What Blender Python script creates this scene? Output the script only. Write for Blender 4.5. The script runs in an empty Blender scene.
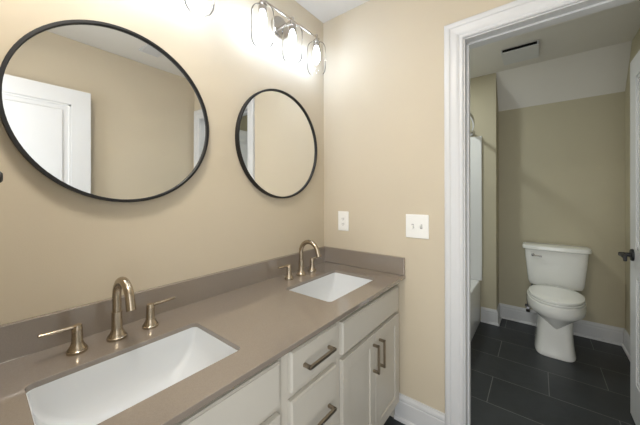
import bpy, bmesh, math, random
from math import pi, sin, cos, radians, sqrt
from mathutils import Vector, Matrix
random.seed(4)
S = bpy.context.scene
COL = S.collection

# ------------------------------------------------------------------ camera
cam_d = bpy.data.cameras.new('camera'); cam = bpy.data.objects.new('camera', cam_d); COL.objects.link(cam)
F_PX, YAW, PITCH, ROLL = 275.22, 0.6697, -0.0023, -0.0033
cam_d.sensor_width = 36.0; cam_d.lens = F_PX / 640 * 36.0
cam_d.shift_y = (195.26 - 212.5) / 640
cam_d.clip_start = 0.02; cam_d.clip_end = 50
fw = Vector((cos(YAW)*cos(PITCH), sin(YAW)*cos(PITCH), sin(PITCH)))
rt = Vector((sin(YAW), -cos(YAW), 0)); up = rt.cross(fw)
rt2 = cos(ROLL)*rt + sin(ROLL)*up; up2 = -sin(ROLL)*rt + cos(ROLL)*up
M = Matrix((rt2, up2, -fw)).transposed().to_4x4(); M.translation = Vector((-1.4974, -1.1514, 1.2655))
cam.matrix_world = M
S.camera = cam

# ------------------------------------------------------------------ world, light levels, exposure
S.view_settings.view_transform = 'Standard'; S.view_settings.look = 'None'
S.view_settings.gamma = 1.0; S.view_settings.use_curve_mapping = False
S.view_settings.exposure = 0.30
BULB = 31.0            # emission of each vanity bulb
FILL_EMIT = 62.0           # emission of the added ceiling fill light
BULB_TINT = (0.76, 0.92, 1.20)
w = bpy.data.worlds.new('world'); S.world = w; w.use_nodes = True
bgn = w.node_tree.nodes['Background']
bgn.inputs[0].default_value = (1.0, 0.98, 0.95, 1); bgn.inputs[1].default_value = 0.6

def area(name, loc, target, sx, sy, watts, col):
    l = bpy.data.lights.new(name, 'AREA'); l.shape = 'RECTANGLE'; l.size = sx; l.size_y = sy
    l.energy = watts; l.color = col
    o = bpy.data.objects.new(name, l); COL.objects.link(o); o.location = loc
    o.rotation_euler = (Vector(target) - Vector(loc)).to_track_quat('-Z', 'Y').to_euler()
    return o
# fill panel added in the entry doorway behind the camera to lift the room
area('doorway_fill', (-1.68, -1.22, 1.1), (0, -1.22, 1.1), 0.72, 1.9, 13, (0.96, 0.985, 1.0))
# downlight above the bathtub
area('tub_downlight_glow', (0.94, -0.22, 2.425), (0.94, -0.22, 0), 0.13, 0.13, 8.5, (0.95, 1.0, 0.97))

# ------------------------------------------------------------------ materials
def lin(c):
    c = c / 255.0
    return c / 12.92 if c <= 0.04045 else ((c + 0.055) / 1.055) ** 2.4
def rgb(r, g, b): return (lin(r), lin(g), lin(b), 1)
def mat(name, col, rough=0.5, metal=0.0, spec=0.5, noise=0.0, nscale=8.0, bump=0.0, bscale=200.0, coat=0.0):
    m = bpy.data.materials.new(name); m.use_nodes = True
    nt = m.node_tree; b = nt.nodes['Principled BSDF']
    b.inputs['Base Color'].default_value = col; b.inputs['Roughness'].default_value = rough
    b.inputs['Metallic'].default_value = metal; b.inputs['Specular IOR Level'].default_value = spec
    b.inputs['Coat Weight'].default_value = coat; b.inputs['Coat Roughness'].default_value = 0.05
    tc = nt.nodes.new('ShaderNodeTexCoord')
    n = nt.nodes.new('ShaderNodeTexNoise'); n.inputs['Scale'].default_value = nscale; n.inputs['Detail'].default_value = 4
    nt.links.new(tc.outputs['Object'], n.inputs['Vector'])
    r = nt.nodes.new('ShaderNodeValToRGB')
    k0, k1 = 1 - noise, 1 + noise
    r.color_ramp.elements[0].position = 0.3; r.color_ramp.elements[1].position = 0.7
    r.color_ramp.elements[0].color = (col[0]*k0, col[1]*k0, col[2]*k0, 1)
    r.color_ramp.elements[1].color = (min(1, col[0]*k1), min(1, col[1]*k1), min(1, col[2]*k1), 1)
    nt.links.new(n.outputs['Fac'], r.inputs['Fac']); nt.links.new(r.outputs['Color'], b.inputs['Base Color'])
    if bump > 0:
        n2 = nt.nodes.new('ShaderNodeTexNoise'); n2.inputs['Scale'].default_value = bscale; n2.inputs['Detail'].default_value = 3
        nt.links.new(tc.outputs['Object'], n2.inputs['Vector'])
        bp = nt.nodes.new('ShaderNodeBump'); bp.inputs['Strength'].default_value = bump; bp.inputs['Distance'].default_value = 0.002
        nt.links.new(n2.outputs['Fac'], bp.inputs['Height']); nt.links.new(bp.outputs['Normal'], b.inputs['Normal'])
    return m
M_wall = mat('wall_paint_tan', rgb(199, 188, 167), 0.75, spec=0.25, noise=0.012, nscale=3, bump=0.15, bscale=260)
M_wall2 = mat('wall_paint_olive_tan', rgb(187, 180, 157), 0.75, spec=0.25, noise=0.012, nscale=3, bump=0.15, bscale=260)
M_ceil = mat('ceiling_paint', rgb(220, 217, 211), 0.9, spec=0.1, noise=0.01, nscale=5, bump=0.2, bscale=120)
M_trim = mat('trim_semi_gloss_white', rgb(206, 207, 208), 0.35, noise=0.005)
M_cab = mat('cabinet_off_white', rgb(194, 189, 178), 0.4, noise=0.01)
M_quartz = mat('quartz_taupe', rgb(134, 124, 113), 0.12, spec=0.8, noise=0.07, nscale=420, coat=0.7)
M_porc = mat('white_porcelain', rgb(216, 219, 221), 0.07, noise=0.004)
M_toilet = mat('toilet_porcelain', rgb(232, 233, 229), 0.08, noise=0.004)
M_bronze = mat('champagne_bronze', rgb(180, 167, 148), 0.26, metal=1.0, noise=0.02, nscale=40)
M_pull = mat('brushed_pewter', rgb(160, 148, 132), 0.32, metal=1.0, noise=0.03, nscale=60)
M_nickel = mat('brushed_nickel', rgb(190, 184, 176), 0.25, metal=1.0, noise=0.02, nscale=60)
M_chrome = mat('chrome', rgb(205, 205, 208), 0.08, metal=1.0)
M_black = mat('matte_black', rgb(15, 15, 16), 0.5, noise=0.05)
M_plate = mat('white_plastic', rgb(236, 236, 232), 0.3)
M_slot = mat('slot_dark', rgb(40, 38, 36), 0.6)
M_toggle = mat('toggle_recess', rgb(150, 148, 145), 0.5)
M_void = mat('fan_dark_interior', rgb(9, 9, 9), 0.9)
M_acryl = mat('tub_acrylic', rgb(232, 233, 232), 0.12, noise=0.004)
M_hose = mat('braided_hose', rgb(120, 122, 128), 0.4, metal=0.8, noise=0.2, nscale=300)

def mirror_mat():
    m = bpy.data.materials.new('mirror_silver'); m.use_nodes = True
    b = m.node_tree.nodes['Principled BSDF']
    b.inputs['Base Color'].default_value = (0.90, 0.91, 0.90, 1); b.inputs['Metallic'].default_value = 1; b.inputs['Roughness'].default_value = 0.0
    return m
M_mirror = mirror_mat()
def glass_mat():
    m = bpy.data.materials.new('clear_thin_glass'); m.use_nodes = True
    nt = m.node_tree; nt.nodes.clear()
    out = nt.nodes.new('ShaderNodeOutputMaterial'); mx = nt.nodes.new('ShaderNodeMixShader')
    tr = nt.nodes.new('ShaderNodeBsdfTransparent'); tr.inputs[0].default_value = (0.985, 0.985, 0.985, 1)
    gl = nt.nodes.new('ShaderNodeBsdfGlossy'); gl.inputs['Roughness'].default_value = 0.04; gl.inputs[0].default_value = (1, 1, 1, 1)
    fr = nt.nodes.new('ShaderNodeLayerWeight'); fr.inputs['Blend'].default_value = 0.09
    nt.links.new(fr.outputs['Fresnel'], mx.inputs[0]); nt.links.new(tr.outputs[0], mx.inputs[1]); nt.links.new(gl.outputs[0], mx.inputs[2])
    nt.links.new(mx.outputs[0], out.inputs[0]); return m
M_glass = glass_mat()
def emit_mat(name, col, s):
    m = bpy.data.materials.new(name); m.use_nodes = True
    nt = m.node_tree; nt.nodes.clear(); out = nt.nodes.new('ShaderNodeOutputMaterial'); e = nt.nodes.new('ShaderNodeEmission')
    e.inputs[0].default_value = (*col, 1); e.inputs[1].default_value = s; nt.links.new(e.outputs[0], out.inputs[0]); return m
M_bulb = emit_mat('bulb_glow', BULB_TINT, BULB)
def tile_mat():
    m = bpy.data.materials.new('slate_tile_floor'); m.use_nodes = True
    nt = m.node_tree; b = nt.nodes['Principled BSDF']
    tc = nt.nodes.new('ShaderNodeTexCoord'); sx = nt.nodes.new('ShaderNodeSeparateXYZ'); cx = nt.nodes.new('ShaderNodeCombineXYZ')
    nt.links.new(tc.outputs['Object'], sx.inputs[0])
    a1 = nt.nodes.new('ShaderNodeMath'); a1.operation = 'ADD'; a1.inputs[1].default_value = 1.206 + 6.0
    a2 = nt.nodes.new('ShaderNodeMath'); a2.operation = 'ADD'; a2.inputs[1].default_value = -0.440 + 0.297*10
    nt.links.new(sx.outputs['Y'], a1.inputs[0]); nt.links.new(sx.outputs['X'], a2.inputs[0])
    nt.links.new(a1.outputs[0], cx.inputs[0]); nt.links.new(a2.outputs[0], cx.inputs[1])
    br = nt.nodes.new('ShaderNodeTexBrick'); br.inputs['Scale'].default_value = 1.0
    br.inputs['Brick Width'].default_value = 0.6; br.inputs['Row Height'].default_value = 0.297
    br.inputs['Mortar Size'].default_value = 0.0022; br.inputs['Mortar Smooth'].default_value = 0.1
    br.offset = 0.5; br.offset_frequency = 2
    br.inputs['Color1'].default_value = rgb(41, 45, 49); br.inputs['Color2'].default_value = rgb(48, 52, 56)
    br.inputs['Mortar'].default_value = rgb(104, 105, 104)
    nt.links.new(cx.outputs[0], br.inputs['Vector'])
    n = nt.nodes.new('ShaderNodeTexNoise'); n.inputs['Scale'].default_value = 6; n.inputs['Detail'].default_value = 8; n.inputs['Distortion'].default_value = 1.2
    nt.links.new(tc.outputs['Object'], n.inputs['Vector'])
    mm = nt.nodes.new('ShaderNodeMix'); mm.data_type = 'RGBA'; mm.blend_type = 'OVERLAY'; mm.inputs[0].default_value = 0.3
    nt.links.new(br.outputs['Color'], mm.inputs[6]); nt.links.new(n.outputs['Fac'], mm.inputs[7]); nt.links.new(mm.outputs[2], b.inputs['Base Color'])
    b.inputs['Roughness'].default_value = 0.42
    bp = nt.nodes.new('ShaderNodeBump'); bp.inputs['Strength'].default_value = 0.25; bp.inputs['Distance'].default_value = 0.004
    nt.links.new(n.outputs['Fac'], bp.inputs['Height']); nt.links.new(bp.outputs['Normal'], b.inputs['Normal'])
    return m
M_tile = tile_mat()

# ------------------------------------------------------------------ mesh helpers (all in world coordinates)
class MB:
    def __init__(self): self.bm = bmesh.new()
    def box(self, x0, x1, y0, y1, z0, z1, bev=0.0, seg=2):
        bm = self.bm; x0, x1 = sorted((x0, x1)); y0, y1 = sorted((y0, y1)); z0, z1 = sorted((z0, z1))
        v = [bm.verts.new((x, y, z)) for x in (x0, x1) for y in (y0, y1) for z in (z0, z1)]
        fs = [bm.faces.new([v[i] for i in q]) for q in ((0,1,3,2),(4,6,7,5),(0,4,5,1),(2,3,7,6),(0,2,6,4),(1,5,7,3))]
        if bev > 0:
            es = list({e for f in fs for e in f.edges})
            bmesh.ops.bevel(bm, geom=es, offset=bev, segments=seg, profile=0.5, affect='EDGES')
        return self
    def loft(self, rings, cap=True, close=False):
        bm = self.bm; R = [[bm.verts.new(p) for p in r] for r in rings]
        n = len(R[0])
        pairs = list(zip(R[:-1], R[1:]))
        if close: pairs.append((R[-1], R[0]))
        for a, b in pairs:
            for i in range(n):
                try: bm.faces.new((a[i], a[(i+1) % n], b[(i+1) % n], b[i]))
                except ValueError: pass
        if cap and not close:
            bm.faces.new(list(reversed(R[0]))); bm.faces.new(R[-1])
        return self
    def lathe(self, c, prof, n=28, axis='Z', cap=True):
        rings = []
        for r, h in prof:
            ring = []
            for i in range(n):
                a = 2*pi*i/n; u, v = r*cos(a), r*sin(a)
                p = {'Z': (u, v, h), 'Y': (u, h, v), 'X': (h, u, v)}[axis]
                ring.append((c[0]+p[0], c[1]+p[1], c[2]+p[2]))
            rings.append(ring)
        return self.loft(rings, cap)
    def tube(self, pts, r, n=14, cap=True, flat=None):
        pts = [Vector(p) for p in pts]; rings = []
        rr = r if isinstance(r, (list, tuple)) else [r]*len(pts)
        prev = None
        for i, p in enumerate(pts):
            t = (pts[min(i+1, len(pts)-1)] - pts[max(i-1, 0)]).normalized()
            if prev is None:
                a = Vector((0, 0, 1)) if abs(t.z) < 0.9 else Vector((1, 0, 0))
                u = t.cross(a).normalized()
            else:
                u = (prev - t*prev.dot(t)).normalized()
            prev = u; v = t.cross(u)
            k = flat if flat else 1.0
            rings.append([tuple(p + rr[i]*(cos(2*pi*j/n)*u + k*sin(2*pi*j/n)*v)) for j in range(n)])
        return self.loft(rings, cap)
    def build(self, name, material, parent=None, smooth=False, kind=None, bevel=0.0):
        bm = self.bm
        bmesh.ops.recalc_face_normals(bm, faces=bm.faces[:])
        off = Vector((0, 0, 0)); q = parent
        while q is not None: off += q.location; q = q.parent
        if parent is None and kind is None: pass
        for v in bm.verts: v.co -= off
        me = bpy.data.meshes.new(name)
        bm.to_mesh(me); bm.free(); me.materials.append(material)
        if smooth:
            for p in me.polygons: p.use_smooth = True
        o = bpy.data.objects.new(name, me); COL.objects.link(o)
        if smooth and smooth != 'all':
            try: me.set_sharp_from_angle(angle=radians(40))
            except Exception: pass
        if bevel > 0:
            b = o.modifiers.new('bevel', 'BEVEL'); b.width = bevel; b.segments = 2; b.limit_method = 'ANGLE'; b.angle_limit = radians(40)
        if parent is not None: o.parent = parent
        if kind: o['kind'] = kind
        return o
def thing(name, loc, label, cat, group=None):
    o = bpy.data.objects.new(name, None); COL.objects.link(o); o.location = loc; o.empty_display_size = 0.1
    o['label'] = label; o['category'] = cat
    if group: o['group'] = group
    return o
def tag(o, label, cat, group=None):
    o['label'] = label; o['category'] = cat
    if group: o['group'] = group
    return o
def copy_tree(o, parent=None):
    c = o.copy(); COL.objects.link(c)
    if parent is not None: c.parent = parent
    for ch in [x for x in bpy.data.objects if x.parent == o]: copy_tree(ch, c)
    return c
def struct(name, mb, m, **k): return mb.build(name, m, None, kind='structure', **k)
def rrect(cx, cy, hx, hy, r, z, n=6):
    pts = []
    for (sx, sy, a0) in ((1, 1, 0), (-1, 1, pi/2), (-1, -1, pi), (1, -1, 3*pi/2)):
        for k in range(n+1):
            a = a0 + pi/2*k/n
            pts.append((cx + sx*(hx-r) + r*cos(a), cy + sy*(hy-r) + r*sin(a), z))
    return pts

# ------------------------------------------------------------------ room shell
H = 2.44; XL = -1.54; YR = -1.72; XB = 1.87; TW = 0.12
DY0, DY1, DZ = -0.872, -1.602, 2.022        # clear opening of the toilet room doorway
struct('floor', MB().box(-4.0, 2.0, -2.6, 0.4, -0.05, 0.0), M_tile)
struct('ceiling', MB().box(-1.66, TW, -1.84, 0.12, H, H+0.1), M_ceil)
mb = MB(); mb.box(TW, 2.0, -1.84, 0.3, H, H+0.1)
struct('ceiling_toilet_room', mb, M_ceil)
mb = MB(); mb.loft([[(1.65, y, H), (XB, y, 2.115), (1.99, y, 2.115), (1.99, y, H)] for y in (YR, 0.18)])
struct('ceiling_slope', mb, M_ceil)
struct('wall_left', MB().box(-1.66, TW, 0.0, 0.12, 0, H), M_wall)
mb = MB(); RO0, RO1, ROZ = -0.852, -1.622, 2.042
mb.box(0, TW, RO0, 0.0, 0, H); mb.box(0, TW, YR, RO1, 0, H); mb.box(0, TW, RO1, RO0, ROZ, H)
wf = struct('wall_far', mb, M_wall)
struct('wall_right', MB().box(-1.66, TW, -1.84, YR, 0, H), M_wall)
mb = MB(); mb.box(XL-TW, XL, RO0+0.02, 0.0, 0, H); mb.box(XL-TW, XL, YR, RO1-0.03, 0, H); mb.box(XL-TW, XL, RO1-0.03, RO0+0.02, ROZ, H)
struct('wall_near', mb, M_wall)
# toilet room walls
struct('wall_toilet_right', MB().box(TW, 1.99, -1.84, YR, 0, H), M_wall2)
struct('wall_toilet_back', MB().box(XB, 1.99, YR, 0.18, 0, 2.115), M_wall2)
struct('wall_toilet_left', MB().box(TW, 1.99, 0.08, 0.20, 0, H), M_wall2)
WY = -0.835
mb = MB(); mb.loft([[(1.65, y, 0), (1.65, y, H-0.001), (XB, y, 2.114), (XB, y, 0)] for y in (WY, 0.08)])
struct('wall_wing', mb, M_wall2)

# moulding profiles : (distance outward from the opening edge, thickness off the wall)
CAS = [(0.0, 0.0), (0.0, 0.009), (0.004, 0.0125), (0.009, 0.0125), (0.011, 0.010), (0.016, 0.010), (0.022, 0.0135), (0.030, 0.0155), (0.048, 0.0165),
       (0.056, 0.0175), (0.060, 0.0215), (0.068, 0.0225), (0.078, 0.0225), (0.084, 0.019), (0.086, 0.012), (0.086, 0.0)]
def casing(n, xw, d, y0, y1, zt):
    mb = MB(); st = []
    for k in range(4):
        ring = []
        for (wd, t) in CAS:
            if k == 0: p = (xw+d*t, y0+wd, 0.0)
            elif k == 1: p = (xw+d*t, y0+wd, zt+wd)
            elif k == 2: p = (xw+d*t, y1-wd, zt+wd)
            else: p = (xw+d*t, y1-wd, 0.0)
            ring.append(p)
        st.append(ring)
    mb.loft(st); return struct('trim_%d' % n, mb, M_trim)
casing(1, 0.0, -1, DY0+0.006, DY1-0.006, DZ+0.006)
casing(2, TW, 1, DY0+0.006, DY1-0.006, DZ+0.006)
casing(3, XL, 1, RO0-0.004, RO1-0.006, DZ+0.006)
def jamb(n, x0, x1, y0, y1, zt, stop):
    mb = MB()
    mb.box(x0, x1, y0, y0+0.02, 0, zt+0.02); mb.box(x0, x1, y1-0.02, y1, 0, zt+0.02); mb.box(x0, x1, y1, y0, zt, zt+0.02)
    mb.box(stop-0.017, stop+0.017, y0-0.010, y0, 0, zt, 0.002); mb.box(stop-0.017, stop+0.017, y1, y1+0.010, 0, zt, 0.002)
    mb.box(stop-0.017, stop+0.017, y1, y0, zt-0.010, zt, 0.002)
    return struct('trim_%d' % n, mb, M_trim)
jamb(4, 0.0, TW, DY0, DY1, DZ, 0.062)
jamb(5, XL-TW, XL, RO0-0.01, RO1+0.0, DZ, XL-0.06)

# baseboards: profile (off wall, height)
BB = [(0.0, 0.0), (0.026, 0.0), (0.026, 0.006), (0.022, 0.015), (0.014, 0.019), (0.013, 0.102), (0.010, 0.108), (0.0125, 0.114), (0.011, 0.126), (0.007, 0.134), (0.0055, 0.142), (0.0, 0.143)]
def baseboard(name, path, m=None):
    """path: floor polyline, room on the left of travel"""
    mb = MB(); P = [Vector(p) for p in path]; rings = []
    for i, p in enumerate(P):
        ns = []
        if i > 0: d = (P[i]-P[i-1]).normalized(); ns.append(Vector((-d.y, d.x)))
        if i < len(P)-1: d = (P[i+1]-P[i]).normalized(); ns.append(Vector((-d.y, d.x)))
        if len(ns) == 2: b = (ns[0]+ns[1]).normalized(); b = b / b.dot(ns[0])
        else: b = ns[0]
        rings.append([(p.x+b.x*t, p.y+b.y*t, h) for t, h in BB])
    mb.loft(rings); return struct('baseboard_'+name, mb, m or M_trim)
CO = DY0+0.006+0.086; CI = DY1-0.006-0.086
baseboard('far', [(0, -0.5125), (0, CO)][::-1])
baseboard('right', [(-0.0, YR), (XL, YR)][::-1])
baseboard('toilet_back', [(TW, YR), (XB, YR), (XB, WY), (1.65, WY), (1.65, -0.705)])

# ------------------------------------------------------------------ doors
def door(root, x0, x1, y0, y1, z0, z1, hinge_x0=True):
    """leaf lying along x; panels on both faces"""
    mb = MB(); rec = 0.010
    mb.box(x0, x1, y0+rec, y1-rec, z0, z1)
    st = 0.115; rails = [(z0, z0+0.22), (z0+0.80, z0+0.95), (z1-0.115, z1)]
    for (ya, yb) in ((y0, y0+rec+0.001), (y1-rec-0.001, y1)):
        mb.box(x0, x0+st, ya, yb, z0, z1, 0.0015); mb.box(x1-st, x1, ya, yb, z0, z1, 0.0015)
        for (za, zb) in rails: mb.box(x0+st-0.001, x1-st+0.001, ya, yb, za, zb, 0.0015)
    for s, yf in ((-1, y0), (1, y1)):       # raised mouldings and fields
        for (za, zb) in ((rails[0][1], rails[1][0]), (rails[1][1], rails[2][0])):
            a, b = x0+st, x1-st
            g = 0.006; mw = 0.016
            for (xa, xb, zc, zd) in ((a, a+mw, za, zb), (b-mw, b, za, zb), (a, b, za, za+mw), (a, b, zb-mw, zb)):
                mb.box(xa, xb, yf-s*rec*1.02, yf-s*0.004, zc, zd, 0.003)
            mb.box(a+0.045, b-0.045, yf-s*rec*1.02, yf-s*0.002, za+0.045, zb-0.045, 0.006)
    return mb.build('door_leaf', M_trim, root)
# toilet room door, swung open against its right wall
d1 = bpy.data.objects.new('door_1', None); COL.objects.link(d1); d1.location = (TW, -1.6, 0); d1['kind'] = 'structure'
door(d1, 0.124, 0.838, -1.600, -1.565, 0.012, 2.012)
LZ = 0.925; LX = 0.775
def lever(root, x, z, yf, s, dirx, material):
    mb = MB(); mb.lathe((x, yf, z), [(0.033, 0), (0.033, s*0.006), (0.030, s*0.010), (0.012, s*0.011)], 28, 'Y')
    h = mb.build('handle', material, root, smooth=True)
    mb = MB(); mb.lathe((x, yf, z), [(0.0115, s*0.008), (0.0115, s*0.052), (0.009, s*0.056)], 20, 'Y')
    mb.box(x-dirx*0.012, x+dirx*0.108, yf+s*0.040, yf+s*0.055, z-0.009, z+0.009, 0.003)
    mb.box(x+dirx*0.092, x+dirx*0.108, yf+s*0.040, yf+s*0.055, z-0.022, z-0.004, 0.003)
    mb.build('handle_lever', material, h, smooth=True)
lever(d1, LX, LZ, -1.565, 1, -1, M_black)
lever(d1, LX, LZ, -1.600, -1, -1, M_black)
mb = MB(); mb.box(0.8375, 0.8392, -1.594, -1.571, LZ-0.028, LZ+0.028); mb.build('latch_plate', M_black, d1)
for z in (0.25, 1.05, 1.82):
    mb = MB(); mb.lathe((0.126, -1.558, z-0.045), [(0.006, 0), (0.006, 0.09)], 12); mb.build('hinge', M_black, d1, smooth=True)
# entry door, swung open along the right wall (seen in the round mirror)
d2 = bpy.data.objects.new('door_2', None); COL.objects.link(d2); d2.location = (XL, -1.62, 0); d2['kind'] = 'structure'
door(d2, -1.530, -0.885, -1.652, -1.617, 0.012, 2.03)
lever(d2, -0.945, 0.925, -1.617, 1, -1, M_black)
for z in (0.25, 1.05, 1.82):
    mb = MB(); mb.lathe((-1.531, -1.612, z-0.045), [(0.006, 0), (0.006, 0.09)], 12); mb.build('hinge', M_black, d2, smooth=True)

# ------------------------------------------------------------------ vanity cabinets
ZC = 0.815; ZT = 0.797; FY = -0.530; FD = -0.550
def shaker(root, name, x0, x1, z0, z1, pull=None, y=None):
    mb = MB(); s = 0.052; r = 0.007
    mb.box(x0+0.01, x1-0.01, FY-0.002, FD+r, z0+0.01, z1-0.01)
    mb.box(x0, x0+s, FY-0.001, FD, z0, z1, 0.0022); mb.box(x1-s, x1, FY-0.001, FD, z0, z1, 0.0022)
    mb.box(x0+s-0.001, x1-s+0.001, FY-0.001, FD, z0, z0+s, 0.0022); mb.box(x0+s-0.001, x1-s+0.001, FY-0.001, FD, z1-s, z1, 0.0022)
    return mb.build(name, M_cab, root)
def slab(root, name, x0, x1, z0, z1):
    mb = MB(); b = 0.005
    mb.loft([rect_y(x0, x1, z0, z1, FY-0.001, 0), rect_y(x0, x1, z0, z1, FD+0.006, 0), rect_y(x0, x1, z0, z1, FD+0.002, 0.004), rect_y(x0, x1, z0, z1, FD, b)])
    return mb.build(name, M_cab, root)
def rect_y(x0, x1, z0, z1, y, i): return [(x0+i, y, z0+i), (x1-i, y, z0+i), (x1-i, y, z1-i), (x0+i, y, z1-i)]
def pull_v(parent, x, z0, z1):
    mb = MB(); t = 0.0052
    mb.box(x-t, x+t, FD-0.033, FD-0.023, z0, z1, 0.001)
    for z in (z0+t, z1-t): mb.box(x-t, x+t, FD-0.030, FD+0.0005, z-t, z+t, 0.001)
    return mb.build('handle', M_pull, parent)
def pull_h(parent, z, x0, x1):
    mb = MB(); t = 0.0052
    mb.box(x0, x1, FD-0.033, FD-0.023, z-t, z+t, 0.001)
    for x in (x0+t, x1-t): mb.box(x-t, x+t, FD-0.030, FD+0.0005, z-t, z+t, 0.001)
    return mb.build('handle', M_pull, parent)
def carcass(root, x0, x1, open_top):
    mb = MB(); t = 0.018; g = 0.0005; x0 += g; x1 -= g
    mb.box(x0, x0+t, FY+0.02, -0.004, 0.0, ZT-0.001); mb.box(x1-t, x1, FY+0.02, -0.004, 0.0, ZT-0.001)
    mb.box(x0+t, x1-t, -0.016, -0.004, 0.1, ZT-0.001); mb.box(x0+t, x1-t, FY+0.02, -0.016, 0.10, 0.118)
    c = mb.build('body', M_cab, root)
    return c
def face_frame(root, x0, x1, rails, mids=()):
    mb = MB(); g = 0.0005; x0 += g; x1 -= g
    mb.box(x0, x0+0.045, FY, FY+0.02, 0.10, ZT-0.001); mb.box(x1-0.045, x1, FY, FY+0.02, 0.10, ZT-0.001)
    for z0, z1 in rails: mb.box(x0+0.045, x1-0.045, FY, FY+0.02, z0, z1)
    return mb.build('face_frame', M_cab, root)
def toe(root, x0, x1):
    mb = MB(); mb.box(x0+0.0185, x1-0.0185, FY+0.075, FY+0.093, 0.0, 0.099); mb.build('toe_kick', M_cab, root)
def sink_cabinet(x0, x1, label, ra, rb, zf):
    r = thing('sink_cabinet', ((x0+x1)/2, -0.265, 0), label, 'cabinet', 'white sink cabinets of the vanity')
    carcass(r, x0, x1, True); face_frame(r, x0, x1, [(0.10, 0.14), (0.60, 0.65), (0.745, ZT-0.001)]); toe(r, x0, x1)
    a, b = x0+ra, x1-rb; m = (a+b)/2
    slab(r, 'false_front', a, b, zf-0.130, zf)
    dl = shaker(r, 'door', a, m-0.0015, 0.122, 0.612); dr = shaker(r, 'door', m+0.0015, b, 0.122, 0.612)
    pull_v(dl, m-0.024, 0.440, 0.570); pull_v(dr, m+0.036, 0.440, 0.570)
    return r
sink_cabinet(-0.615, 0.0-0.001, 'white double-door sink cabinet beside the far wall with two vertical pulls', 0.020, 0.038, 0.761)
sink_cabinet(-1.525, -0.910, 'white sink cabinet under the nearer sink, front cut off by the photo edge', 0.038, 0.021, 0.769)
dc = thing('drawer_cabinet', (-0.7625, -0.265, 0), 'white drawer stack with horizontal pulls between the two sink cabinets', 'cabinet')
carcass(dc, -0.910, -0.615, False); face_frame(dc, -0.910, -0.615, [(0.10, 0.14), (0.37, 0.40), (0.61, 0.65), (0.75, ZT-0.001)]); toe(dc, -0.910, -0.615)
for z0, z1, pz in ((0.645, 0.773, 0.709), (0.388, 0.617, 0.494), (0.122, 0.366, 0.244)):
    dr = slab(dc, 'drawer', -0.882, -0.636, z0, z1); pull_h(dr, pz, -0.830, -0.686)

# ------------------------------------------------------------------ countertop with two openings
SINKS = [(-1.215, -0.334), (-0.362, -0.334)]; SHX, SHY = 0.208, 0.136
CF = -0.572
ct = thing('countertop', (-0.77, -0.284, ZT), 'long taupe quartz vanity countertop with matching backsplash and two sink cutouts', 'countertop')
mb = MB(); bm = mb.bm
def ring_edges(pts):
    vs = [bm.verts.new(p) for p in pts]
    return [bm.edges.new((vs[i], vs[(i+1) % len(vs)])) for i in range(len(vs))]
es = ring_edges([(XL+0.002, CF, ZC), (-0.001, CF, ZC), (-0.001, -0.0205, ZC), (XL+0.002, -0.0205, ZC)])
for sx, sy in SINKS: es += ring_edges(rrect(sx, sy, SHX, SHY, 0.018, ZC))
bmesh.ops.triangle_fill(bm, use_beauty=True, use_dissolve=False, edges=es)
r = bmesh.ops.extrude_face_region(bm, geom=bm.faces[:])
for v in [g for g in r['geom'] if isinstance(g, bmesh.types.BMVert)]: v.co.z -= (ZC-ZT)
top = mb.build('countertop_slab', M_quartz, ct, bevel=0.0018)
mb = MB(); mb.box(XL+0.002, -0.0205, -0.020, -0.0005, ZT+0.002, ZC+0.098, 0.0015); mb.build('backsplash', M_quartz, ct)
mb = MB(); mb.box(-0.020, -0.0012, CF+0.001, -0.0005, ZC+0.0005, ZC+0.098, 0.0015); mb.build('side_splash', M_quartz, ct)

# ------------------------------------------------------------------ sinks
def sink(cx, cy, label):
    r = thing('sink', (cx, cy, ZT-0.15), label, 'sink', 'undermount sinks in the vanity counter')
    mb = MB(); o = []
    zt = ZT-0.0006
    # outer shell then inner bowl
    outer = [(SHX-0.03, SHY-0.03, 0.05, zt-0.150), (SHX+0.005, SHY+0.005, 0.04, zt-0.120), (SHX+0.008, SHY+0.008, 0.03, zt-0.012), (SHX+0.020, SHY+0.020, 0.03, zt-0.010), (SHX+0.020, SHY+0.020, 0.03, zt)]
    outer += [(SHX-0.0008, SHY-0.0008, 0.0175, zt), (SHX-0.0008, SHY-0.0008, 0.0175, ZC-0.0140)]
    inner = [(SHX-0.0030, SHY-0.0030, 0.016, ZC-0.0132), (SHX-0.005, SHY-0.0045, 0.011, zt-0.004), (SHX-0.012, SHY-0.005, 0.012, zt-0.045), (SHX-0.026, SHY-0.009, 0.016, zt-0.072),
             (SHX-0.048, SHY-0.015, 0.022, zt-0.094), (SHX-0.078, SHY-0.026, 0.030, zt-0.112), (SHX-0.112, SHY-0.046, 0.036, zt-0.124), (SHX-0.15, SHY-0.080, 0.034, zt-0.131), (0.022, 0.022, 0.0219, zt-0.134)]
    rings = [rrect(cx, cy, a, b, rad, z) for a, b, rad, z in outer+inner]
    mb.loft(rings)
    mb.build('basin', M_porc, r, smooth=True)
    mb = MB(); zb = zt-0.1342
    mb.lathe((cx, cy, zb), [(0.030, 0.0), (0.031, 0.002), (0.026, 0.004), (0.021, 0.002), (0.021, 0.0005)], 24)
    d = mb.build('drain', M_bronze, r, smooth=True)
    mb = MB(); mb.lathe((cx, cy, zb), [(0.016, 0.0), (0.016, 0.006), (0.010, 0.008)], 20); mb.build('drain_stopper', M_bronze, d, smooth=True)
    return r
sink(*SINKS[0], 'rectangular white undermount sink nearest the camera, below the left round mirror')
sink(*SINKS[1], 'rectangular white undermount sink in the corner by the outlet wall')

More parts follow.
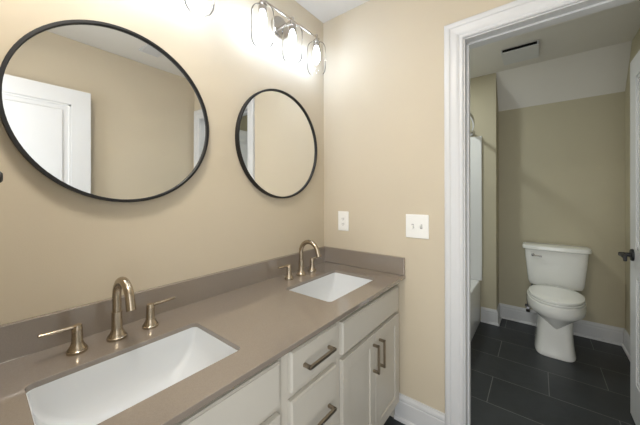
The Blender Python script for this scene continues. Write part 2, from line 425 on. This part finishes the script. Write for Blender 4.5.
# ------------------------------------------------------------------ faucets
def faucet(cx, label):
    cy = -0.110; r = thing('faucet', (cx, cy, ZC), label, 'faucet', 'bronze faucets on the vanity counter')
    bell = lambda k, h: [(0.0240*k, 0.0), (0.0245*k, 0.002), (0.0243*k, 0.007), (0.0225*k, 0.0085), (0.0225*k, 0.0105), (0.0200*k, 0.014), (0.0160*k, 0.021), (0.0136*k, 0.030), (0.0126*k, h)]
    mb = MB(); mb.lathe((cx, cy, ZC+0.0003), bell(1.10, 0.082) + [(0.0142, 0.0835), (0.0138, 0.086), (0.0120, 0.0865)], 32)
    mb.build('spout_base', M_bronze, r, smooth=True)
    R = 0.060; zc = ZC+0.132; pts = [(cx, cy, ZC+0.080), (cx, cy, ZC+0.10), (cx, cy, ZC+0.115), (cx, cy, zc)]
    for k in range(1, 17):
        a = pi*k/16; pts.append((cx, cy-R+R*cos(a), zc+R*sin(a)))
    pts = pts[:-1]; e = pts[-1]; pts += [(cx, e[1]-0.0035, e[2]-0.012), (cx, e[1]-0.007, e[2]-0.024)]
    mb = MB(); mb.tube(pts, 0.0120, 20); sp = mb.build('spout', M_bronze, r, smooth=True)
    for s in (-1, 1):
        hx = cx + s*0.0955
        mb = MB(); mb.lathe((hx, cy, ZC+0.0003), bell(1.0, 0.060) + [(0.0124, 0.0705), (0.0115, 0.072)], 28)
        h = mb.build('handle', M_bronze, r, smooth=True)
        mb = MB()
        mb.lathe((hx, cy, ZC+0.066), [(0.0115, 0.0), (0.0115, 0.010), (0.0105, 0.012)], 20)
        a = Vector((hx+s*0.002, cy, ZC+0.0735)); b = Vector((hx+s*0.080, cy-0.004, ZC+0.0775))
        mb.tube([a, a.lerp(b, .4), a.lerp(b, .95), b], [0.0074, 0.0066, 0.0060, 0.0050], 16, flat=0.72)
        mb.build('lever', M_bronze, h, smooth=True)
    return r
faucet(-1.216, 'bronze gooseneck faucet with two lever handles at the sink nearest the camera')
faucet(-0.355, 'bronze gooseneck faucet with two lever handles at the corner sink')

# ------------------------------------------------------------------ mirrors
def mirror(cx, cz, label, rz=0.0, rx=0.0, R=0.305):
    r = thing('round_mirror', (cx, -0.001, cz), label, 'mirror', 'round mirrors over the vanity')
    mb = MB(); n = 96; prof = [(R-0.010, -0.004), (R, -0.004), (R, -0.026), (R-0.0012, -0.0275), (R-0.0088, -0.0275), (R-0.010, -0.026), (R-0.010, -0.014), (R-0.012, -0.012)]
    rings = [[(cx + rr*cos(2*pi*i/n), y, cz + rr*sin(2*pi*i/n)) for rr, y in prof] for i in range(n)]
    mb.loft(rings, close=True)
    # back pan holding the glass
    mb.build('frame', M_black, r, smooth=True)
    mb = MB(); mb.lathe((cx, 0, cz), [(R-0.0085, -0.006), (R-0.0085, -0.0185)], n, 'Y')
    g = mb.build('mirror_glass', M_mirror, r)
    for o in (r,): o.rotation_euler = (rx, 0, rz)
    r.location.y -= 0.305*abs(sin(rz)) + 0.305*abs(sin(rx))
    return r
mirror(-1.157, 1.542, 'round black-framed wall mirror on the left, above the near sink', rz=radians(0.7), rx=radians(0.45), R=0.301)
mirror(-0.406, 1.548, 'round black-framed wall mirror on the right, nearer the corner', R=0.303)

# ------------------------------------------------------------------ vanity lights
def vanity_light(cx, label):
    r = thing('vanity_light', (cx, 0.0, 2.213), label, 'light fixture', 'three-light bars above the mirrors')
    by, bz = -0.105, 2.213
    mb = MB(); mb.lathe((cx, 0, bz-0.005), [(0.062, -0.0005), (0.062, -0.012), (0.056, -0.020), (0.030, -0.024)], 40, 'Y'); mb.build('backplate', M_nickel, r, smooth=True)
    mb = MB(); mb.tube([(cx, -0.02, bz-0.005), (cx, -0.06, bz-0.004), (cx, by, bz)], 0.0075, 14); mb.build('arm', M_nickel, r, smooth=True)
    mb = MB(); mb.tube([(cx-0.235, by, bz), (cx+0.235, by, bz)], 0.0062, 14); mb.build('bar', M_nickel, r, smooth=True)
    for k in (-1, 0, 1):
        x = cx + k*0.207
        mb = MB(); mb.lathe((x, by, bz), [(0.009, 0.016), (0.0095, 0.013), (0.0095, -0.012), (0.019, -0.018), (0.0205, -0.022), (0.0205, -0.058), (0.017, -0.060)], 24)
        so = mb.build('socket', M_nickel, r, smooth=True)
        mb = MB(); zt = bz-0.037
        prof = [(0.021, 0.0), (0.040, -0.003), (0.051, -0.012), (0.0555, -0.026), (0.0555, -0.150), (0.053, -0.165), (0.046, -0.176)]
        rings = [[(x+rr*cos(2*pi*i/32), by+rr*sin(2*pi*i/32), zt+h) for i in range(32)] for rr, h in prof]
        mb.loft(rings, cap=False); sh = mb.build('glass_shade', M_glass, r, smooth='all')
        mb = MB(); zb = bz-0.058
        mb.lathe((x, by, zb), [(0.010, 0.0), (0.013, -0.008), (0.0185, -0.026), (0.0205, -0.050), (0.019, -0.075), (0.012, -0.094), (0.003, -0.101)], 20)
        mb.build('bulb', M_bulb, r, smooth='all')
    return r
L2 = vanity_light(-0.413, 'brushed nickel three-bulb vanity light above the right mirror')
L1 = copy_tree(L2); L1.location.x = -1.145
L1['label'] = 'three-bulb vanity light above the left mirror, mostly cut off by the photo top'

# ------------------------------------------------------------------ wall plates on the far wall
o = thing('outlet', (0, -0.161, 1.094), 'white wall outlet above the side splash near the corner', 'outlet')
mb = MB(); mb.box(-0.0058, -0.0002, -0.201, -0.121, 1.031, 1.157, 0.0025); mb.build('cover_plate', M_plate, o)
mb = MB(); mb.box(-0.0085, -0.0050, -0.178, -0.144, 1.060, 1.128, 0.001); rc = mb.build('receptacle', M_plate, o)
mb = MB()
for z in (1.111, 1.077):
    mb.box(-0.0090, -0.0080, -0.169, -0.167, z-0.006, z+0.006); mb.box(-0.0090, -0.0080, -0.156, -0.154, z-0.005, z+0.005)
    mb.lathe((0, -0.1615, z-0.010), [(0.0022, -0.0090), (0.0022, -0.0080)], 12, 'X')
mb.build('outlet_slots', M_slot, rc)
o = thing('light_switch', (0, -0.638, 1.092), 'white double toggle switch plate beside the toilet room doorway', 'light switch')
mb = MB(); mb.box(-0.0062, -0.0002, -0.700, -0.576, 1.028, 1.156, 0.003); mb.build('cover_plate', M_plate, o)
for y, s in ((-0.615, -1), (-0.661, 1)):
    mb = MB(); mb.box(-0.0068, -0.0055, y-0.006, y+0.006, 1.080, 1.104); mb.build('toggle_slot', M_toggle, o)
    mb = MB(); zc = 1.092
    mb.loft([[(-0.006, y-0.0045, zc-0.008), (-0.006, y+0.0045, zc-0.008), (-0.006, y+0.0045, zc+0.008), (-0.006, y-0.0045, zc+0.008)],
             [(-0.018, y-0.0035, zc+s*0.008-0.0045), (-0.018, y+0.0035, zc+s*0.008-0.0045), (-0.018, y+0.0035, zc+s*0.008+0.0045), (-0.018, y-0.0035, zc+s*0.008+0.0045)]])
    mb.build('toggle', M_plate, o)

# towel ring whose post just shows at the left photo edge
o = thing('towel_ring', (XL, -0.30, 1.303), 'dark towel ring post barely showing at the left photo edge', 'towel ring')
mb = MB(); mb.lathe((XL, -0.30, 1.303), [(0.026, 0.0005), (0.026, 0.008), (0.010, 0.014), (0.009, 0.066), (0.0115, 0.070), (0.0115, 0.078), (0.008, 0.081)], 24, 'X'); mb.build('post', M_black, o, smooth=True)
mb = MB(); n = 48; mb.tube([(XL+0.060, -0.30+0.075*sin(2*pi*k/n), 1.228+0.075*cos(2*pi*k/n)) for k in range(n+1)], 0.0045, 10); mb.build('ring', M_black, o, smooth=True)

# ------------------------------------------------------------------ ceiling register over the vanity side (seen in the mirror)
o = thing('ceiling_vent', (-0.535, -1.40, H), 'small square white ceiling vent seen in the left mirror', 'vent')
mb = MB(); mb.box(-0.61, -0.46, -1.475, -1.325, H-0.008, H-0.0005, 0.002); mb.build('frame', M_trim, o)
for k in range(6):
    y = -1.455+0.022*k; mb = MB(); mb.box(-0.595, -0.475, y-0.006, y+0.006, H-0.013, H-0.007, 0.001); mb.build('slat', M_trim, o)

o = thing('ceiling_fill_light', (-1.37, -0.62, H), 'round ceiling fill light added out of view just inside the entry doorway', 'ceiling light')  # invented fixture, placed out of view to brighten the vanity wall and counter
mb = MB(); mb.lathe((-1.37, -0.62, H), [(0.150, -0.0005), (0.150, -0.018), (0.146, -0.024), (0.135, -0.026)], 40); mb.build('frame', M_trim, o, smooth=True)
mb = MB(); mb.lathe((-1.37, -0.62, H), [(0.134, -0.0255), (0.134, -0.030), (0.120, -0.036), (0.06, -0.040)], 40); mb.build('diffuser', emit_mat('fill_glow', (1.0, 0.93, 0.83), FILL_EMIT), o, smooth=True)

# ------------------------------------------------------------------ exhaust fan in the toilet room
o = thing('exhaust_fan', (1.33, -1.035, H), 'square white exhaust fan on the toilet room ceiling with a dark open gap', 'exhaust fan')
mb = MB(); mb.box(1.20, 1.46, -1.150, -0.922, H-0.006, H-0.0005); mb.build('housing', M_void, o)
mb = MB()
mb.loft([[(x, y, z) for x, y, z in ((1.185, -1.158, H-0.025), (1.185, -0.915, H-0.025), (1.475, -0.915, H-0.010), (1.475, -1.158, H-0.010))],
         [(x, y, z) for x, y, z in ((1.185, -1.158, H-0.035), (1.185, -0.915, H-0.035), (1.475, -0.915, H-0.020), (1.475, -1.158, H-0.020))]])
mb.box(1.182, 1.190, -1.158, -1.148, H-0.027, H-0.0005); mb.box(1.182, 1.190, -0.925, -0.915, H-0.027, H-0.0005)
mb.build('cover_panel', M_trim, o, bevel=0.002)

# ------------------------------------------------------------------ bathtub, surround, curtain rod
TX0, TX1, TY0, TY1, TZ = TW+0.002, 1.647, -0.700, 0.077, 0.405
o = thing('bathtub', ((TX0+TX1)/2, (TY0+TY1)/2, 0), 'glossy white bathtub behind the doorway jamb with its apron showing', 'bathtub')
mb = MB(); cx, cy = (TX0+TX1)/2, (TY0+TY1)/2; hx, hy = (TX1-TX0)/2, (TY1-TY0)/2
rings = [rrect(cx, cy, hx, hy, 0.012, z) for z in (0.0, TZ-0.012)] + [rrect(cx, cy, hx-0.008, hy-0.008, 0.012, TZ)]
rings += [rrect(cx, cy, hx-0.075, hy-0.075, 0.10, TZ), rrect(cx, cy, hx-0.085, hy-0.085, 0.11, TZ-0.012), rrect(cx, cy, hx-0.13, hy-0.12, 0.13, 0.14), rrect(cx, cy, hx-0.19, hy-0.17, 0.12, 0.075)]
mb.loft(rings); mb.build('tub_shell', M_acryl, o, smooth=True)
mb = MB(); mb.lathe((TX1-0.35, cy, 0.0752), [(0.03, 0), (0.03, 0.003), (0.02, 0.004)], 24); mb.build('drain', M_chrome, o, smooth=True)
o = thing('shower_surround', (cx, 0.0, TZ), 'white shower surround panels standing on the bathtub rim', 'shower surround')
zt = 1.842
mb = MB(); mb.box(TX1-0.020, TX1, -0.716, TY1, TZ+0.001, zt, 0.006); mb.build('end_panel', M_acryl, o)
mb = MB(); mb.box(TX0, TX0+0.020, -0.716, TY1, TZ+0.001, zt, 0.006); mb.build('end_panel', M_acryl, o)
mb = MB(); mb.box(TX0+0.021, TX1-0.021, TY1-0.020, TY1, TZ+0.001, zt, 0.006); mb.build('back_panel', M_acryl, o)
mb = MB(); mb.box(TX0+0.35, TX1-0.35, TY1-0.09, TY1-0.018, 1.20, 1.23, 0.008); mb.build('shelf', M_acryl, o)
o = thing('shower_curtain_rod', (1.649, -0.62, 1.885), 'curved chrome shower curtain rod ending on the wing wall beside the tub', 'curtain rod')
pts = []
for k in range(33):
    t = k/32; x = 0.125+(1.645-0.125)*t; pts.append((x, -0.622-0.115*sin(pi*t), 1.885))
mb = MB(); mb.tube(pts, 0.0125, 16); mb.build('rod', M_chrome, o, smooth=True)
for xa, s in ((1.6495, -1), (TW+0.0005, 1)):
    mb = MB(); mb.lathe((xa, -0.622, 1.885), [(0.034, 0.0), (0.034, s*0.006), (0.026, s*0.016), (0.017, s*0.034)], 24, 'X'); mb.build('flange', M_chrome, o, smooth=True)
o = thing('recessed_light', (0.94, -0.22, H), 'round recessed downlight in the ceiling above the bathtub', 'ceiling light')
mb = MB(); n = 40
rings = [[(0.94+r*cos(2*pi*i/n), -0.22+r*sin(2*pi*i/n), H-z) for r, z in ((0.078, 0.0005), (0.095, 0.0005), (0.093, 0.006), (0.080, 0.008))] for i in range(n)]
mb.loft(rings, close=True); mb.build('trim_ring', M_trim, o, smooth=True)

# ------------------------------------------------------------------ toilet
TC = -1.264
to = thing('toilet', (XB-0.35, TC, 0), 'white two-piece toilet with closed elongated lid against the back wall', 'toilet')
TO = 0.0
def sup(d0, d1, hw, z, e=2.4, n=40, taper=0.0):
    """super-ellipse ring; d measured from the back wall towards the camera side"""
    c = (d0+d1)/2; a = (d1-d0)/2; pts = []
    for i in range(n):
        t = 2*pi*i/n; ct_, st_ = cos(t), sin(t)
        u = math.copysign(abs(ct_)**(2/e), ct_); v = math.copysign(abs(st_)**(2/e), st_)
        wv = hw*(1 - taper*u)
        pts.append((XB-(c+a*u), TC+TO+wv*v, z))
    return pts
TO = -0.006
mb = MB(); mb.loft([sup(0.05, 0.180, 0.150, 0.432, 4), sup(0.028, 0.197, 0.182, 0.443, 4.2), sup(0.022, 0.206, 0.193, 0.475, 4.5), sup(0.016, 0.214, 0.212, 0.68, 5), sup(0.014, 0.217, 0.216, 0.7610, 5)])
mb.build('tank', M_toilet, to, smooth=True)
mb = MB(); mb.loft([sup(0.012, 0.222, 0.221, 0.7615, 5), sup(0.006, 0.232, 0.233, 0.7670, 5), sup(0.005, 0.234, 0.235, 0.7880, 5), sup(0.008, 0.229, 0.230, 0.7990, 5), sup(0.025, 0.212, 0.213, 0.8040, 5)])
mb.build('tank_lid', M_toilet, to, smooth=True)
mb = MB(); mb.lathe((XB-0.216, TC+0.148, 0.715), [(0.013, 0.0), (0.013, -0.008), (0.008, -0.012)], 20, 'X')
mb.tube([(XB-0.230, TC+0.150, 0.715), (XB-0.233, TC+0.12, 0.714), (XB-0.234, TC+0.085, 0.710)], [0.006, 0.0055, 0.007], 12); mb.build('flush_lever', M_chrome, to, smooth=True)
# bowl
FR = 0.712; TO = 0.003
mb = MB(); mb.loft([sup(0.26, 0.590, 0.040, 0.225, 2.0), sup(0.22, 0.625, 0.082, 0.262, 2.0), sup(0.17, 0.660, 0.126, 0.300, 2.05), sup(0.13, 0.690, 0.164, 0.333, 2.15), sup(0.12, FR-0.006, 0.181, 0.350, 2.3, taper=0.05),
                    sup(0.11, FR, 0.186, 0.385, 2.3, taper=0.05), sup(0.11, FR-0.002, 0.183, 0.424, 2.3, taper=0.05), sup(0.12, FR-0.010, 0.174, 0.431, 2.3, taper=0.05)])
mb.build('bowl', M_toilet, to, smooth=True)
TO = 0.008
mb = MB(); mb.loft([sup(0.075, 0.598, 0.127, 0.001, 4.5), sup(0.075, 0.602, 0.129, 0.012, 4.5), sup(0.075, 0.596, 0.124, 0.035, 4.5), sup(0.08, 0.590, 0.117, 0.10, 4.5), sup(0.08, 0.590, 0.113, 0.17, 4.2), sup(0.08, 0.592, 0.112, 0.24, 4), sup(0.08, 0.585, 0.113, 0.32, 4), sup(0.08, 0.5, 0.12, 0.42, 3)])
mb.build('pedestal', M_toilet, to, smooth=True)
TO = 0.003
sl = lambda i, z: sup(0.246+i, FR-0.004-i, 0.175-i, z, 2.2, taper=0.08)
mb = MB(); mb.loft([sl(0.014, 0.4315), sl(0.014, 0.4375), sl(0, 0.439), sl(0.002, 0.448), sl(0.010, 0.4495)])
mb.build('seat', M_toilet, to, smooth=True)
mb = MB(); mb.loft([sl(0.014, 0.4500), sl(0.014, 0.4575), sl(0.002, 0.459), sl(0.004, 0.468), sl(0.018, 0.474), sl(0.08, 0.4765)])
mb.box(XB-0.275, XB-0.240, TC-0.09, TC+0.09, 0.434, 0.462, 0.006)
mb.build('seat_lid', M_toilet, to, smooth=True)
# water shut-off valve and hose
sv = thing('shutoff_valve', (XB, -1.075, 0.17), 'chrome water shutoff valve with hose at the wall left of the toilet', 'valve')
mb = MB(); mb.lathe((XB, -1.075, 0.175), [(0.026, -0.0005), (0.024, -0.006), (0.009, -0.008), (0.009, -0.050), (0.012, -0.052), (0.012, -0.070)], 20, 'X'); v = mb.build('valve_body', M_chrome, sv, smooth=True)
mb = MB(); mb.lathe((XB-0.055, -1.075, 0.175), [(0.012, -0.018), (0.016, -0.022), (0.016, -0.040), (0.009, -0.042)], 12); mb.build('valve_knob', M_slot, v, smooth=True)
mb = MB(); P = [Vector(p) for p in ((XB-0.058, -1.075, 0.180), (XB-0.070, -1.070, 0.26), (XB-0.095, -1.072, 0.33), (XB-0.10, -1.10, 0.40), (XB-0.10, -1.115, 0.431))]
def cr(P, m=8):
    o = []
    for i in range(len(P)-1):
        p0, p1, p2, p3 = P[max(i-1, 0)], P[i], P[i+1], P[min(i+2, len(P)-1)]
        for k in range(m):
            t = k/m; o.append(0.5*((2*p1)+(p2-p0)*t+(2*p0-5*p1+4*p2-p3)*t*t+(3*p1-p0-3*p2+p3)*t**3))
    o.append(P[-1]); return o
mb.tube(cr(P), 0.005, 10); mb.build('supply_hose', M_hose, sv, smooth=True)
